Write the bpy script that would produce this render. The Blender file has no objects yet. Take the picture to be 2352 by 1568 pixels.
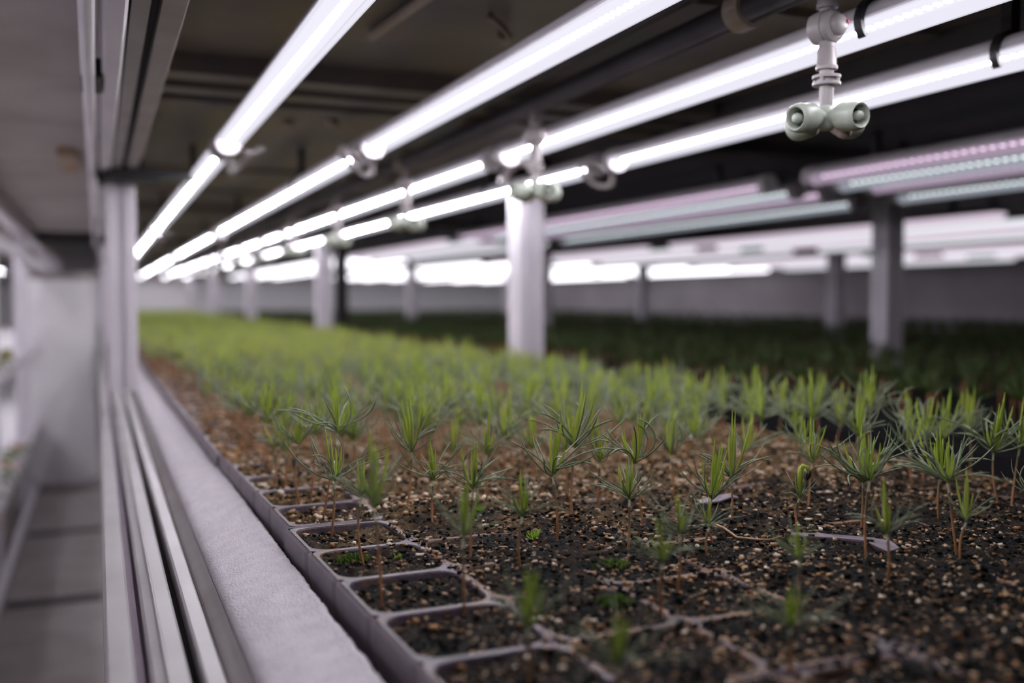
import bpy, math, random
import numpy as np
from mathutils import Vector, Matrix, Euler

# ------------------------------------------------------------------ camera, world, exposure
SC = bpy.context.scene
COL = SC.collection
cam_data = bpy.data.cameras.new('camera')
cam_data.sensor_width = 36.0
cam_data.lens = 2287.0 / 2352.0 * 36.0
cam_data.clip_start = 0.02
cam_data.dof.use_dof = True
cam_data.dof.focus_distance = 0.505
cam_data.dof.aperture_fstop = 4.6
cam = bpy.data.objects.new('camera', cam_data)
COL.objects.link(cam)
cam.location = (0, 0, 0.12)
PITCH = math.atan(96 / 2287.0)
YAW = math.atan(951 / 2287.0 * math.cos(PITCH))
cam.rotation_euler = (math.pi / 2 - PITCH, 0, -YAW)
SC.camera = cam

world = bpy.data.worlds.new('world')
SC.world = world
world.use_nodes = True
wb = world.node_tree.nodes['Background']
wb.inputs[0].default_value = (0.75, 0.72, 1.0, 1)
wb.inputs[1].default_value = 0.02
SC.view_settings.view_transform = 'Standard'
SC.view_settings.look = 'None'
SC.view_settings.exposure = 2.2
SC.view_settings.gamma = 1.0
SC.view_settings.use_curve_mapping = False
SC.cycles.use_denoising = True

# lamp strengths (all light in the room comes from these tubes)
CHIP_L, BOARD_L, DIFF_L, STRIP_L = 92.0, 0.20, 0.22, 32.0
NEIGHBOUR_L = 1.1

R = random.Random(11)
NR = np.random.RandomState(5)
PI = math.pi

# ------------------------------------------------------------------ helpers
class MB:
    """collects shapes that become ONE mesh object"""
    def __init__(s):
        s.v, s.f, s.m = [], [], []

    def add(s, verts, faces, mi=0):
        o = len(s.v)
        s.v.extend(verts)
        s.f.extend([tuple(i + o for i in f) for f in faces])
        s.m.extend([mi] * len(faces))
        return s

    def box(s, x0, x1, y0, y1, z0, z1, mi=0):
        return s.add([(x0, y0, z0), (x1, y0, z0), (x1, y1, z0), (x0, y1, z0), (x0, y0, z1), (x1, y0, z1), (x1, y1, z1), (x0, y1, z1)],
                     [(3, 2, 1, 0), (4, 5, 6, 7), (0, 1, 5, 4), (1, 2, 6, 5), (2, 3, 7, 6), (3, 0, 4, 7)], mi)

    def prism(s, poly, a, b, axis='y', mi=0):
        """extrude a closed 2D outline along an axis: (p, q) is (x, z) along y, (x, y) along z, (y, z) along x"""
        n = len(poly)
        def P(p, t):
            return {'y': (p[0], t, p[1]), 'z': (p[0], p[1], t), 'x': (t, p[0], p[1])}[axis]
        vs = [P(p, a) for p in poly] + [P(p, b) for p in poly]
        fs = [(i, (i + 1) % n, n + (i + 1) % n, n + i) for i in range(n)]
        fs += [tuple(range(n))[::-1], tuple(range(n, 2 * n))]
        return s.add(vs, fs, mi)

    def tube(s, pts, rad, n=8, mi=0, cap=True):
        pts = [Vector(p) for p in pts]
        rs = rad if isinstance(rad, (list, tuple)) else [rad] * len(pts)
        vs, fs = [], []
        t0 = (pts[1] - pts[0]).normalized()
        u = t0.orthogonal().normalized()
        for i, p in enumerate(pts):
            t = (pts[min(i + 1, len(pts) - 1)] - pts[max(i - 1, 0)]).normalized()
            u = (u - t * u.dot(t)).normalized()
            w = t.cross(u)
            for k in range(n):
                a = 2 * PI * k / n
                q = p + (u * math.cos(a) + w * math.sin(a)) * rs[i]
                vs.append(tuple(q))
        for i in range(len(pts) - 1):
            for k in range(n):
                k2 = (k + 1) % n
                fs.append((i * n + k, i * n + k2, (i + 1) * n + k2, (i + 1) * n + k))
        if cap:
            fs.append(tuple(range(n))[::-1])
            fs.append(tuple((len(pts) - 1) * n + k for k in range(n)))
        return s.add(vs, fs, mi)

    def lathe(s, prof, n=24, M=None, mi=0):
        """prof: (radius, height) pairs turned about z, then moved by M"""
        vs, fs = [], []
        for r, z in prof:
            for k in range(n):
                a = 2 * PI * k / n
                p = Vector((r * math.cos(a), r * math.sin(a), z))
                vs.append(tuple(M @ p if M else p))
        for i in range(len(prof) - 1):
            for k in range(n):
                k2 = (k + 1) % n
                fs.append((i * n + k, i * n + k2, (i + 1) * n + k2, (i + 1) * n + k))
        fs.append(tuple(range(n))[::-1])
        fs.append(tuple((len(prof) - 1) * n + k for k in range(n)))
        return s.add(vs, fs, mi)

    def mesh(s, name, mats, smooth=False):
        me = bpy.data.meshes.new(name)
        me.from_pydata([tuple(v) for v in s.v], [], s.f)
        for m in (mats if isinstance(mats, (list, tuple)) else [mats]):
            me.materials.append(m)
        me.polygons.foreach_set('material_index', s.m)
        if smooth:
            me.polygons.foreach_set('use_smooth', [True] * len(s.f))
        me.update()
        return me

    def build(s, name, mats, parent=None, smooth=False, auto=None):
        o = link(name, s.mesh(name, mats, smooth), parent)
        if auto is not None:
            sharp(o.data, auto)
        return o


def sharp(me, deg):
    me.polygons.foreach_set('use_smooth', [True] * len(me.polygons))
    import bmesh
    bm = bmesh.new(); bm.from_mesh(me)
    for e in bm.edges:
        if len(e.link_faces) == 2 and e.calc_face_angle(0) > math.radians(deg):
            e.smooth = False
    bm.to_mesh(me); bm.free()


def link(name, data, parent=None):
    o = bpy.data.objects.new(name, data)
    COL.objects.link(o)
    if parent:
        o.parent = parent
    return o


def tag(o, label=None, cat=None, group=None, kind=None):
    if label: o['label'] = label
    if cat: o['category'] = cat
    if group: o['group'] = group
    if kind: o['kind'] = kind
    return o


def thing(name, label, cat, loc=(0, 0, 0), group=None):
    o = link(name, None)
    o.location = loc
    return tag(o, label, cat, group)


def copy_tree(o, parent=None):
    c = o.copy(); COL.objects.link(c)
    if parent: c.parent = parent
    for ch in list(o.children): copy_tree(ch, c)
    return c


def grid_mesh(name, X, Y, Z, mats, smooth=True):
    """numpy height grid to mesh"""
    ny, nx = X.shape
    me = bpy.data.meshes.new(name)
    co = np.stack([X, Y, Z], -1).reshape(-1, 3)
    idx = np.arange(ny * nx).reshape(ny, nx)
    q = np.stack([idx[:-1, :-1], idx[:-1, 1:], idx[1:, 1:], idx[1:, :-1]], -1).reshape(-1, 4)
    np_mesh(me, co, q, smooth)
    for m in (mats if isinstance(mats, (list, tuple)) else [mats]): me.materials.append(m)
    return me


def np_mesh(me, co, q, smooth=False, mi=None):
    n = q.shape[1]
    me.vertices.add(len(co)); me.vertices.foreach_set('co', np.asarray(co, np.float32).ravel())
    me.loops.add(q.size); me.loops.foreach_set('vertex_index', q.astype(np.int32).ravel())
    me.polygons.add(len(q))
    me.polygons.foreach_set('loop_start', np.arange(0, q.size, n, dtype=np.int32))
    me.polygons.foreach_set('loop_total', np.full(len(q), n, np.int32))
    if mi is not None: me.polygons.foreach_set('material_index', mi.astype(np.int32))
    if smooth: me.polygons.foreach_set('use_smooth', np.ones(len(q), bool))
    me.update(calc_edges=True)


_LAT = np.random.RandomState(3).rand(64, 64)
def vnoise(x, y):
    xi, yi = np.floor(x).astype(int), np.floor(y).astype(int)
    fx, fy = x - xi, y - yi
    fx, fy = fx * fx * (3 - 2 * fx), fy * fy * (3 - 2 * fy)
    g = lambda a, b: _LAT[a % 64, b % 64]
    return (g(xi, yi) * (1 - fx) + g(xi + 1, yi) * fx) * (1 - fy) + (g(xi, yi + 1) * (1 - fx) + g(xi + 1, yi + 1) * fx) * fy
def fbm(x, y, o=4):
    r, a, t = 0, 1.0, 0
    for i in range(o):
        r = r + a * vnoise(x + 17.3 * i, y + 9.1 * i); t += a
        x, y, a = x * 2.03, y * 2.03, a * 0.5
    return r / t - 0.5


# ------------------------------------------------------------------ materials
def nodes(name):
    m = bpy.data.materials.new(name); m.use_nodes = True
    nt = m.node_tree
    return m, nt, nt.nodes['Principled BSDF']


def mat(name, col, rough=0.5, metal=0.0, spec=0.5, col2=None, scale=20.0, bump=0.0, bscale=200.0, lo=0.35, hi=0.65, detail=4.0, stretch=None):
    m, nt, b = nodes(name)
    b.inputs['Base Color'].default_value = (*col, 1)
    b.inputs['Roughness'].default_value = rough
    b.inputs['Metallic'].default_value = metal
    b.inputs['Specular IOR Level'].default_value = spec
    tc = nt.nodes.new('ShaderNodeTexCoord')
    src = tc.outputs['Object']
    if stretch:
        mp = nt.nodes.new('ShaderNodeMapping'); mp.inputs['Scale'].default_value = stretch
        nt.links.new(src, mp.inputs[0]); src = mp.outputs[0]
    if col2:
        n = nt.nodes.new('ShaderNodeTexNoise'); n.inputs['Scale'].default_value = scale; n.inputs['Detail'].default_value = detail
        r = nt.nodes.new('ShaderNodeValToRGB')
        r.color_ramp.elements[0].position, r.color_ramp.elements[1].position = lo, hi
        r.color_ramp.elements[0].color, r.color_ramp.elements[1].color = (*col, 1), (*col2, 1)
        nt.links.new(src, n.inputs['Vector']); nt.links.new(n.outputs['Fac'], r.inputs[0]); nt.links.new(r.outputs[0], b.inputs['Base Color'])
    if bump:
        n2 = nt.nodes.new('ShaderNodeTexNoise'); n2.inputs['Scale'].default_value = bscale; n2.inputs['Detail'].default_value = 3
        bp = nt.nodes.new('ShaderNodeBump'); bp.inputs['Strength'].default_value = bump; bp.inputs['Distance'].default_value = 0.002
        nt.links.new(src, n2.inputs['Vector']); nt.links.new(n2.outputs['Fac'], bp.inputs['Height']); nt.links.new(bp.outputs[0], b.inputs['Normal'])
    return m


def emit(name, col, s):
    m = bpy.data.materials.new(name); m.use_nodes = True
    nt = m.node_tree; nt.nodes.clear()
    e = nt.nodes.new('ShaderNodeEmission'); e.inputs[0].default_value = (*col, 1); e.inputs[1].default_value = s
    o = nt.nodes.new('ShaderNodeOutputMaterial'); nt.links.new(e.outputs[0], o.inputs[0])
    return m


def tube_cover(name, col, s, clear):
    """milky clear lamp tube: lets the diodes show through and glows a little itself"""
    m = emit(name, col, s); nt = m.node_tree
    e = next(n for n in nt.nodes if n.type == 'EMISSION'); o = next(n for n in nt.nodes if n.type == 'OUTPUT_MATERIAL')
    t = nt.nodes.new('ShaderNodeBsdfTransparent'); x = nt.nodes.new('ShaderNodeMixShader'); x.inputs[0].default_value = clear
    nt.links.new(e.outputs[0], x.inputs[1]); nt.links.new(t.outputs[0], x.inputs[2]); nt.links.new(x.outputs[0], o.inputs[0])
    return m


def leaf_mat(name, c1, c2, rough, trans=0.25, spec=0.5):
    m, nt, b = nodes(name)
    oi = nt.nodes.new('ShaderNodeObjectInfo')
    r = nt.nodes.new('ShaderNodeMix'); r.data_type = 'RGBA'
    r.inputs[6].default_value, r.inputs[7].default_value = (*c1, 1), (*c2, 1)
    nt.links.new(oi.outputs['Random'], r.inputs[0])
    nt.links.new(r.outputs[2], b.inputs['Base Color'])
    b.inputs['Roughness'].default_value = rough
    b.inputs['Specular IOR Level'].default_value = spec
    t = nt.nodes.new('ShaderNodeBsdfTranslucent'); nt.links.new(r.outputs[2], t.inputs[0])
    x = nt.nodes.new('ShaderNodeMixShader'); x.inputs[0].default_value = trans
    o = nt.nodes['Material Output']
    nt.links.new(b.outputs[0], x.inputs[1]); nt.links.new(t.outputs[0], x.inputs[2]); nt.links.new(x.outputs[0], o.inputs[0])
    return m


def stem_mat():
    m, nt, b = nodes('seedling_stem')
    tc = nt.nodes.new('ShaderNodeTexCoord'); sp = nt.nodes.new('ShaderNodeSeparateXYZ')
    nt.links.new(tc.outputs['Object'], sp.inputs[0])
    r = nt.nodes.new('ShaderNodeValToRGB')
    e = r.color_ramp.elements
    e[0].position, e[0].color = 0.0, (0.36, 0.15, 0.06, 1)
    e[1].position, e[1].color = 1.0, (0.12, 0.15, 0.07, 1)
    k = e.new(0.45); k.color = (0.46, 0.22, 0.10, 1)
    k = e.new(0.75); k.color = (0.24, 0.17, 0.10, 1)
    nt.links.new(sp.outputs[2], r.inputs[0])
    nt.links.new(r.outputs[0], b.inputs['Base Color'])
    b.inputs['Roughness'].default_value = 0.5
    return m


LILAC = (0.93, 0.90, 1.0)
M = {}
M['alu'] = mat('white_painted_aluminium', (0.70, 0.66, 0.71), 0.38, 0.0, 0.5, (0.62, 0.58, 0.63), 9, 0.05, 400)
M['rail'] = mat('grey_rail_aluminium', (0.46, 0.43, 0.44), 0.42, 0.0, 0.5, (0.38, 0.355, 0.36), 12, 0.05, 300)
M['alu_taupe'] = mat('dull_aluminium', (0.33, 0.30, 0.30), 0.45, 0.2, 0.5, (0.25, 0.22, 0.21), 14)
M['groove'] = mat('black_groove', (0.02, 0.018, 0.02), 0.7)
M['deck'] = mat('stained_galvanised_deck', (0.13, 0.115, 0.11), 0.5, 0.1, 0.5, (0.22, 0.17, 0.125), 7, 0.1, 60, 0.4, 0.7, 6)
M['deck_dark'] = mat('dark_deck', (0.035, 0.032, 0.036), 0.6, 0.1, 0.4, (0.06, 0.05, 0.05), 6)
M['black'] = mat('black_plastic', (0.012, 0.011, 0.012), 0.45)
M['pipe'] = mat('dark_pipe', (0.05, 0.042, 0.048), 0.4, 0, 0.5, (0.035, 0.03, 0.034), 12)
M['tan'] = mat('tan_plastic', (0.32, 0.26, 0.21), 0.5, 0, 0.5, (0.26, 0.2, 0.16), 40)
M['plastic'] = mat('pale_sprinkler_plastic', (0.36, 0.325, 0.325), 0.38, 0, 0.5, (0.31, 0.28, 0.28), 60)
M['nozzle'] = mat('plant_tinted_nozzle_plastic', (0.45, 0.49, 0.42), 0.35, 0, 0.5, (0.38, 0.42, 0.35), 80)  # green reflected from the seedlings is put into this plastic colour
M['nozzle_pink'] = mat('pinkish_nozzle_plastic', (0.5, 0.4, 0.36), 0.4)
M['red'] = mat('red_dot', (0.55, 0.02, 0.08), 0.4)
M['hole'] = mat('dark_mouth', (0.02, 0.025, 0.015), 0.6)
M['foam'] = mat('white_foam', (0.74, 0.70, 0.74), 0.75, 0, 0.4, (0.66, 0.61, 0.66), 90, 0.6, 900)
M['tray'] = mat('purple_grey_tray_plastic', (0.17, 0.135, 0.175), 0.42, 0, 0.5, (0.21, 0.165, 0.18), 45, 0.15, 500)
M['tray_rim'] = mat('dusty_tray_plastic', (0.115, 0.088, 0.112), 0.42, 0, 0.5, (0.20, 0.115, 0.065), 38, 0.35, 400, 0.50, 0.68)
M['tray_dusty'] = mat('soil_dusted_tray_plastic', (0.085, 0.066, 0.078), 0.55, 0, 0.4, (0.20, 0.105, 0.055), 42, 0.5, 350, 0.36, 0.58)
M['panel'] = mat('white_sheet', (0.86, 0.84, 0.86), 0.6, 0, 0.3, (0.76, 0.74, 0.76), 8, 0.15, 30)
M['slab'] = mat('grey_floor_slab', (0.36, 0.325, 0.32), 0.6, 0, 0.4, (0.28, 0.245, 0.235), 9, 0.1, 80)
M['seam'] = mat('dark_floor_seam', (0.03, 0.025, 0.03), 0.8)
M['wall'] = mat('grey_wall', (0.46, 0.42, 0.45), 0.6, 0, 0.3, (0.36, 0.32, 0.345), 3)
M['wall_far'] = mat('white_far_wall', (0.88, 0.85, 0.88), 0.6)
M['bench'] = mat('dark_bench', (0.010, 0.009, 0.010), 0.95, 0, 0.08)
M['stem'] = stem_mat()
M['needle'] = leaf_mat('outer_needles', (0.26, 0.33, 0.18), (0.32, 0.37, 0.24), 0.36, 0.25, 0.6)
M['tuft'] = leaf_mat('young_needles', (0.50, 0.63, 0.09), (0.58, 0.66, 0.14), 0.42, 0.42)
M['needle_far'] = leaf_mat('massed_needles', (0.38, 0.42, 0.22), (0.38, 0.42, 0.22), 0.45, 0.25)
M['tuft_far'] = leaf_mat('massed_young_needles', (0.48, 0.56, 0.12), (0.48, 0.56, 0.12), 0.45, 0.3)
M['shade_green'] = leaf_mat('shaded_bench_green', (0.055, 0.09, 0.015), (0.055, 0.09, 0.015), 0.5, 0.2)  # the weak light over the benches is put into this darker green
M['moss'] = mat('bright_moss', (0.30, 0.46, 0.05), 0.5, 0, 0.4, (0.22, 0.38, 0.03), 300)
M['moss_dark'] = mat('dark_moss', (0.05, 0.10, 0.015), 0.7, 0, 0.3, (0.12, 0.2, 0.02), 300)
M['seed'] = mat('black_seed_hull', (0.02, 0.012, 0.008), 0.4)
M['grit_tan'] = mat('tan_vermiculite', (0.50, 0.32, 0.16), 0.4, 0, 0.7, (0.30, 0.17, 0.08), 300)
M['grit_pale'] = mat('pale_vermiculite', (0.74, 0.62, 0.48), 0.4, 0, 0.6, (0.55, 0.42, 0.28), 300)
M['grit_brown'] = mat('brown_bark', (0.16, 0.08, 0.03), 0.6, 0, 0.4, (0.30, 0.13, 0.03), 200)
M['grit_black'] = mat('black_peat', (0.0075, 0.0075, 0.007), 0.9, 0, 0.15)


def soil_mat():
    m, nt, b = nodes('peat_and_vermiculite')
    L = nt.links.new
    tc = nt.nodes.new('ShaderNodeTexCoord')
    def noise(s, d=4):
        n = nt.nodes.new('ShaderNodeTexNoise'); n.inputs['Scale'].default_value = s; n.inputs['Detail'].default_value = d
        L(tc.outputs['Object'], n.inputs['Vector']); return n
    def ramp(src, a, ca, c, cc):
        r = nt.nodes.new('ShaderNodeValToRGB')
        r.color_ramp.elements[0].position, r.color_ramp.elements[1].position = a, c
        r.color_ramp.elements[0].color, r.color_ramp.elements[1].color = ca, cc
        L(src, r.inputs[0]); return r
    peat = ramp(noise(60).outputs['Fac'], 0.42, (0.0055, 0.0056, 0.0052, 1), 0.75, (0.034, 0.019, 0.010, 1))
    v = nt.nodes.new('ShaderNodeTexVoronoi'); v.inputs['Scale'].default_value = 420; L(tc.outputs['Object'], v.inputs['Vector'])
    sep = nt.nodes.new('ShaderNodeSeparateColor'); L(v.outputs['Color'], sep.inputs[0])
    chip = ramp(sep.outputs[0], 0.0, (0.20, 0.10, 0.045, 1), 1.0, (0.46, 0.33, 0.2, 1))
    pick = ramp(sep.outputs[1], 0.78, (0, 0, 0, 1), 0.82, (1, 1, 1, 1))
    dist = ramp(v.outputs['Distance'], 0.42, (1, 1, 1, 1), 0.55, (0, 0, 0, 1))
    patch = ramp(noise(16, 3).outputs['Fac'], 0.40, (0.25, 0.25, 0.25, 1), 0.60, (1, 1, 1, 1))
    mul = nt.nodes.new('ShaderNodeMath'); mul.operation = 'MULTIPLY'; L(pick.outputs[0], mul.inputs[0]); L(dist.outputs[0], mul.inputs[1])
    mul2 = nt.nodes.new('ShaderNodeMath'); mul2.operation = 'MULTIPLY'; L(mul.outputs[0], mul2.inputs[0]); L(patch.outputs[0], mul2.inputs[1])
    x = nt.nodes.new('ShaderNodeMix'); x.data_type = 'RGBA'
    L(mul2.outputs[0], x.inputs[0]); L(peat.outputs[0], x.inputs[6]); L(chip.outputs[0], x.inputs[7])
    # past the near cells the fill is a browner bark mix
    sx = nt.nodes.new('ShaderNodeSeparateXYZ'); L(tc.outputs['Object'], sx.inputs[0])
    mr = nt.nodes.new('ShaderNodeMapRange'); mr.inputs[1].default_value, mr.inputs[2].default_value = 0.44, 0.68
    jit = nt.nodes.new('ShaderNodeMath'); jit.operation = 'MULTIPLY_ADD'; jit.inputs[1].default_value = 0.5; jit.inputs[2].default_value = -0.25
    L(noise(26, 4).outputs['Fac'], jit.inputs[0])
    ad = nt.nodes.new('ShaderNodeMath'); ad.operation = 'ADD'; L(sx.outputs[1], ad.inputs[0]); L(jit.outputs[0], ad.inputs[1])
    L(ad.outputs[0], mr.inputs[0])
    bark = ramp(noise(180).outputs['Fac'], 0.35, (0.045, 0.026, 0.012, 1), 0.65, (0.26, 0.16, 0.068, 1))
    y2 = nt.nodes.new('ShaderNodeMix'); y2.data_type = 'RGBA'
    L(mr.outputs[0], y2.inputs[0]); L(x.outputs[2], y2.inputs[6]); L(bark.outputs[0], y2.inputs[7])
    L(y2.outputs[2], b.inputs['Base Color'])
    b.inputs['Roughness'].default_value = 0.8
    b.inputs['Specular IOR Level'].default_value = 0.15
    n2 = noise(700, 5); bp = nt.nodes.new('ShaderNodeBump'); bp.inputs['Strength'].default_value = 0.9; bp.inputs['Distance'].default_value = 0.002
    L(n2.outputs['Fac'], bp.inputs['Height']); L(bp.outputs[0], b.inputs['Normal'])
    return m
M['soil'] = soil_mat()

# ------------------------------------------------------------------ room shell
def struct(name, mb, m):
    o = mb.build(name, m); o['kind'] = 'structure'; return o
ZF = -0.48
fl = struct('floor', MB().box(-1.3, 3.3, -0.8, 8.2, ZF - 0.05, ZF), M['slab'])
sm = MB()
for y in (0.24, 0.88, 1.52, 2.16, 2.80, 3.44):
    sm.box(-0.176, 0.0, y - 0.022, y + 0.022, ZF - 0.01, ZF + 0.002)
sm.build('floor_seam', M['seam'], fl)
struct('wall_right', MB().box(3.2, 3.3, -0.8, 8.1, ZF, 0.9), M['wall'])
struct('wall_left', MB().box(-1.3, -1.2, -0.8, 8.1, ZF, 0.9), M['wall'])
struct('wall_far', MB().box(-1.3, 3.3, 7.45, 7.55, ZF, 0.9), M['wall_far'])
struct('wall_back', MB().box(-1.3, 3.3, -0.8, -0.7, ZF, 0.9), M['bench'])
struct('ceiling', MB().box(-1.3, 3.3, -0.8, 8.15, 0.9, 0.95), M['deck_dark'])

# ------------------------------------------------------------------ lamps
led = emit('white_diodes', (0.95, 0.92, 1.0), CHIP_L)
board = emit('lit_diode_board', (0.95, 0.91, 1.0), BOARD_L)
strip = emit('white_diode_strip', (0.95, 0.92, 1.0), STRIP_L)
cover = tube_cover('milky_tube_cover', (0.90, 0.88, 1.0), DIFF_L, 0.5)
led_p = emit('pink_diodes', (1.0, 0.72, 0.95), NEIGHBOUR_L)
led_w = emit('cool_diodes', (0.88, 1.0, 0.95), NEIGHBOUR_L * 1.3)
cover_p = tube_cover('pinkish_tube_cover', (0.92, 0.72, 0.96), 0.10, 0.6)
cover_w = tube_cover('cool_tube_cover', (0.80, 0.86, 1.0), 0.09, 0.6)
glow_p = emit('far_pink_tube', (1.0, 0.80, 1.0), 0.11)
glow_w = emit('far_white_tube', (0.9, 0.92, 1.0), 0.14)
glow_p2 = emit('deep_pink_tube', (1.0, 0.84, 1.0), 0.16)
glow_w2 = emit('deep_white_tube', (0.92, 0.93, 1.0), 0.21)
glow_3 = emit('distant_white_tube', (0.95, 0.92, 1.0), 0.8)
RAD = 0.0122

def arc(r, a0, a1, n):
    return [(r * math.cos(math.radians(a0 + (a1 - a0) * i / n)), r * math.sin(math.radians(a0 + (a1 - a0) * i / n))) for i in range(n + 1)]

def make_lamp(name, label, X, Z, y0, y1, kind='main', group=None, clips=(), loop=None):
    t = thing(name, label, 'lamp', (X, y0, Z), group)
    L = y1 - y0
    hous = M['alu'] if kind != 'far' else M['alu_taupe']
    MB().prism([(-0.010, 0.0)] + [(0.010, 0.0)] + arc(RAD, 8, 172, 10), 0, L).build('housing', hous, t, auto=40)
    if kind in ('far', 'pink', 'cool'):
        for c in (0.12, L - 0.12):
            MB().box(-0.004, 0.004, c - 0.004, c + 0.004, RAD * 0.9, 0.322 - Z).build('hanger', M['black'], t)
    if kind == 'far':
        MB().prism(arc(RAD, 180, 360, 8), 0.01, L - 0.01).build('tube_cover', glow_3 if y0 > 3.5 else (glow_p if y0 < 1.0 else glow_p2) if group and 'pink' in group else (glow_w if y0 < 1.0 else glow_w2), t, auto=40)
        return t
    MB().box(-0.0095, 0.0095, 0.012, L - 0.012, -0.0014, -0.0002).build('diode_board', board if kind in ('main', 'main_far') else M['alu'], t)
    ch = MB()
    if kind == 'main_far':
        ch.box(-0.0022, 0.0022, 0.015, L - 0.015, -0.0026, -0.0014); cm = strip
    else:
        pitch = 0.0072 if kind == 'main' else 0.0125
        y = 0.018
        while y < L - 0.016:
            ch.box(-0.0023, 0.0023, y - 0.0014, y + 0.0014, -0.0027, -0.0014); y += pitch
        cm = {'main': led, 'pink': led_p, 'cool': led_w}[kind]
    ch.build('diode_strip', cm, t)
    MB().prism(arc(RAD, 180, 360, 14) + arc(RAD - 0.0007, 360, 180, 14), 0.006, L - 0.006).build(
        'tube_cover', {'pink': cover_p, 'cool': cover_w}.get(kind, cover), t, auto=40)
    for a, b in ((-0.004, 0.010), (L - 0.010, L + 0.004)):
        MB().prism(arc(RAD + 0.0014, 0, 348, 24), a, b).build('end_cap', M['alu'], t, auto=40)
    for c in clips:
        k = MB()
        k.prism(arc(RAD + 0.0032, 50, 222, 16) + arc(RAD + 0.0006, 222, 50, 16), c - y0 - 0.003, c - y0 + 0.003)
        k.box(-0.004, 0.004, c - y0 - 0.004, c - y0 + 0.004, RAD * 0.9, 0.335 - Z)
        k.build('hanger_clip', M['black'], t)
    if loop:
        pts = []
        for i in range(15):
            a = -PI / 2 - 0.3 + i / 14 * (PI * 1.55)
            pts.append((0.006 + loop * 0.016 * (1 + math.sin(a)), L - 0.002 + 0.028 + 0.024 * math.cos(a) * 1.2, -0.010 + 0.013 * math.sin(a) - 0.004))
        MB().tube([(0, L + 0.002, 0.0)] + pts + [(0, L + 0.05, 0.004)], 0.0034, 8).build('power_cable', M['plastic'], t, smooth=True)
        MB().prism(arc(0.0105, 0, 345, 18), L + 0.004, L + 0.026).build('socket', M['alu_taupe'], t, auto=40)
    return t

ROW = [(0.1255, 'over the foam edge'), (0.2695, 'second row in from the foam edge'), (0.4235, 'beside the sprinkler heads'), (0.5590, 'along the post side')]
LZ = 0.282
JO = [1.055, 2.44, 3.84, 5.25, 6.65, 7.36]
ORD = ['first', 'second', 'third', 'fourth', 'fifth', 'last']
for ri, (x, where) in enumerate(ROW):
    js = [j + (0.03 if ri in (0,) else 0.0) for j in JO]
    seg = [((0.08, 0.12, 0.32, 0.38)[ri], js[0] - 0.022)] + [(js[i] + 0.022, js[i + 1] - 0.022) for i in range(5)]
    for si, (a, b) in enumerate(seg):
        make_lamp('grow_lamp', f'white LED tube, row {where}, {ORD[si]} along', x, LZ, a, b,
                  'main' if si < 2 else 'main_far', 'white tubes over the seedling bed',
                  clips=(((0.462,) if ri == 2 else (0.488,)) if si == 0 and ri >= 2 else (a + 0.35, b - 0.3) if si else ()),
                  loop=(1 if ri % 2 == 0 else -1) * (1 if si < 3 else 0) or None)

# lamps over the benches beyond the posts: pink and cool tubes take turns
for bi, (rows, jo) in enumerate((((0.872, 0.962, 1.02, 1.165), 1.10), ((1.50, 1.66, 1.82, 2.02), 1.25), ((2.30, 2.52, 2.75, 2.98), 1.4))):
    for i, x in enumerate(rows):
        pk = i % 2 == 0
        js = [jo + 0.05 * i - (0.05 if i == 2 else 0), 2.5, 3.9, 5.3, 7.3]
        seg = [(0.30, js[0] - 0.03)] + [(js[k] + 0.06, js[k + 1] - 0.06) for k in range(4)]
        for si, (a, b) in enumerate(seg):
            bench = ('first', 'second', 'wall-side')[bi]
            if bi == 0 and si < 2:
                make_lamp('grow_lamp', f"{'pinkish' if pk else 'cool white'} beaded LED tube over the first bench past the posts, "
                          f"{'outer' if i < 2 else 'inner'} pair, {'near' if si == 0 else 'next'} segment", x, LZ, a, b,
                          'pink' if pk else 'cool', ('pink' if pk else 'white') + ' beaded tubes past the posts')
            else:
                c = 'pink' if pk else 'white'
                make_lamp('grow_lamp', f"blurred {'pinkish' if pk else 'white'} tube in the bands of light over the {bench} bench", x, LZ - 0.0 - bi * 0.006, a, b,
                          'far', f'{c} tubes over the {bench} bench')
# lamps of the rack across the aisle
for x, what in ((-0.235, 'at the aisle edge'), (-0.47, 'second in from the aisle edge'), (-0.72, 'deepest row')):
    for si, (a, b) in enumerate(((0.5, 1.8), (1.86, 3.2), (3.26, 4.6), (4.66, 6.0))):
        make_lamp('grow_lamp', f'blurred tube across the aisle, {what}, {ORD[si]} along', x, LZ - 0.01, a, b, 'main_far', 'tubes of the rack across the aisle', clips=(a + 0.3, b - 0.3))

# ------------------------------------------------------------------ rack over and around the bed
def tslot(w, d, g=0.0075, dp=0.006):
    """square T-slot aluminium outline centred on 0 with a groove in every face"""
    h, e, c = w / 2, d / 2, 0.002
    return [(-h + c, -e), (-g / 2, -e), (-g / 2, -e + dp), (g / 2, -e + dp), (g / 2, -e), (h - c, -e), (h, -e + c), (h, -g / 2), (h - dp, -g / 2), (h - dp, g / 2),
            (h, g / 2), (h, e - c), (h - c, e), (g / 2, e), (g / 2, e - dp), (-g / 2, e - dp), (-g / 2, e), (-h + c, e), (-h, e - c), (-h, g / 2), (-h + dp, g / 2), (-h + dp, -g / 2), (-h, -g / 2), (-h, -e + c)]

def post(x, y, w, z0, z1, label, group, m=None, brk=True):
    t = thing('rack_post', label, 'post', (x, y, z0), group)
    MB().prism([(p, q) for p, q in tslot(w, w)] if m is None else [(-w/2, -w/2), (w/2, -w/2), (w/2, w/2), (-w/2, w/2)], 0, z1 - z0, 'z').build('post_body', m or M['alu'], t)
    if brk:
        MB().box(-w * 0.75, w * 0.75, -w * 0.75, w * 0.75, z1 - z0, 0.330 - z0).build('bracket', M['black'], t)
    return t

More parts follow.
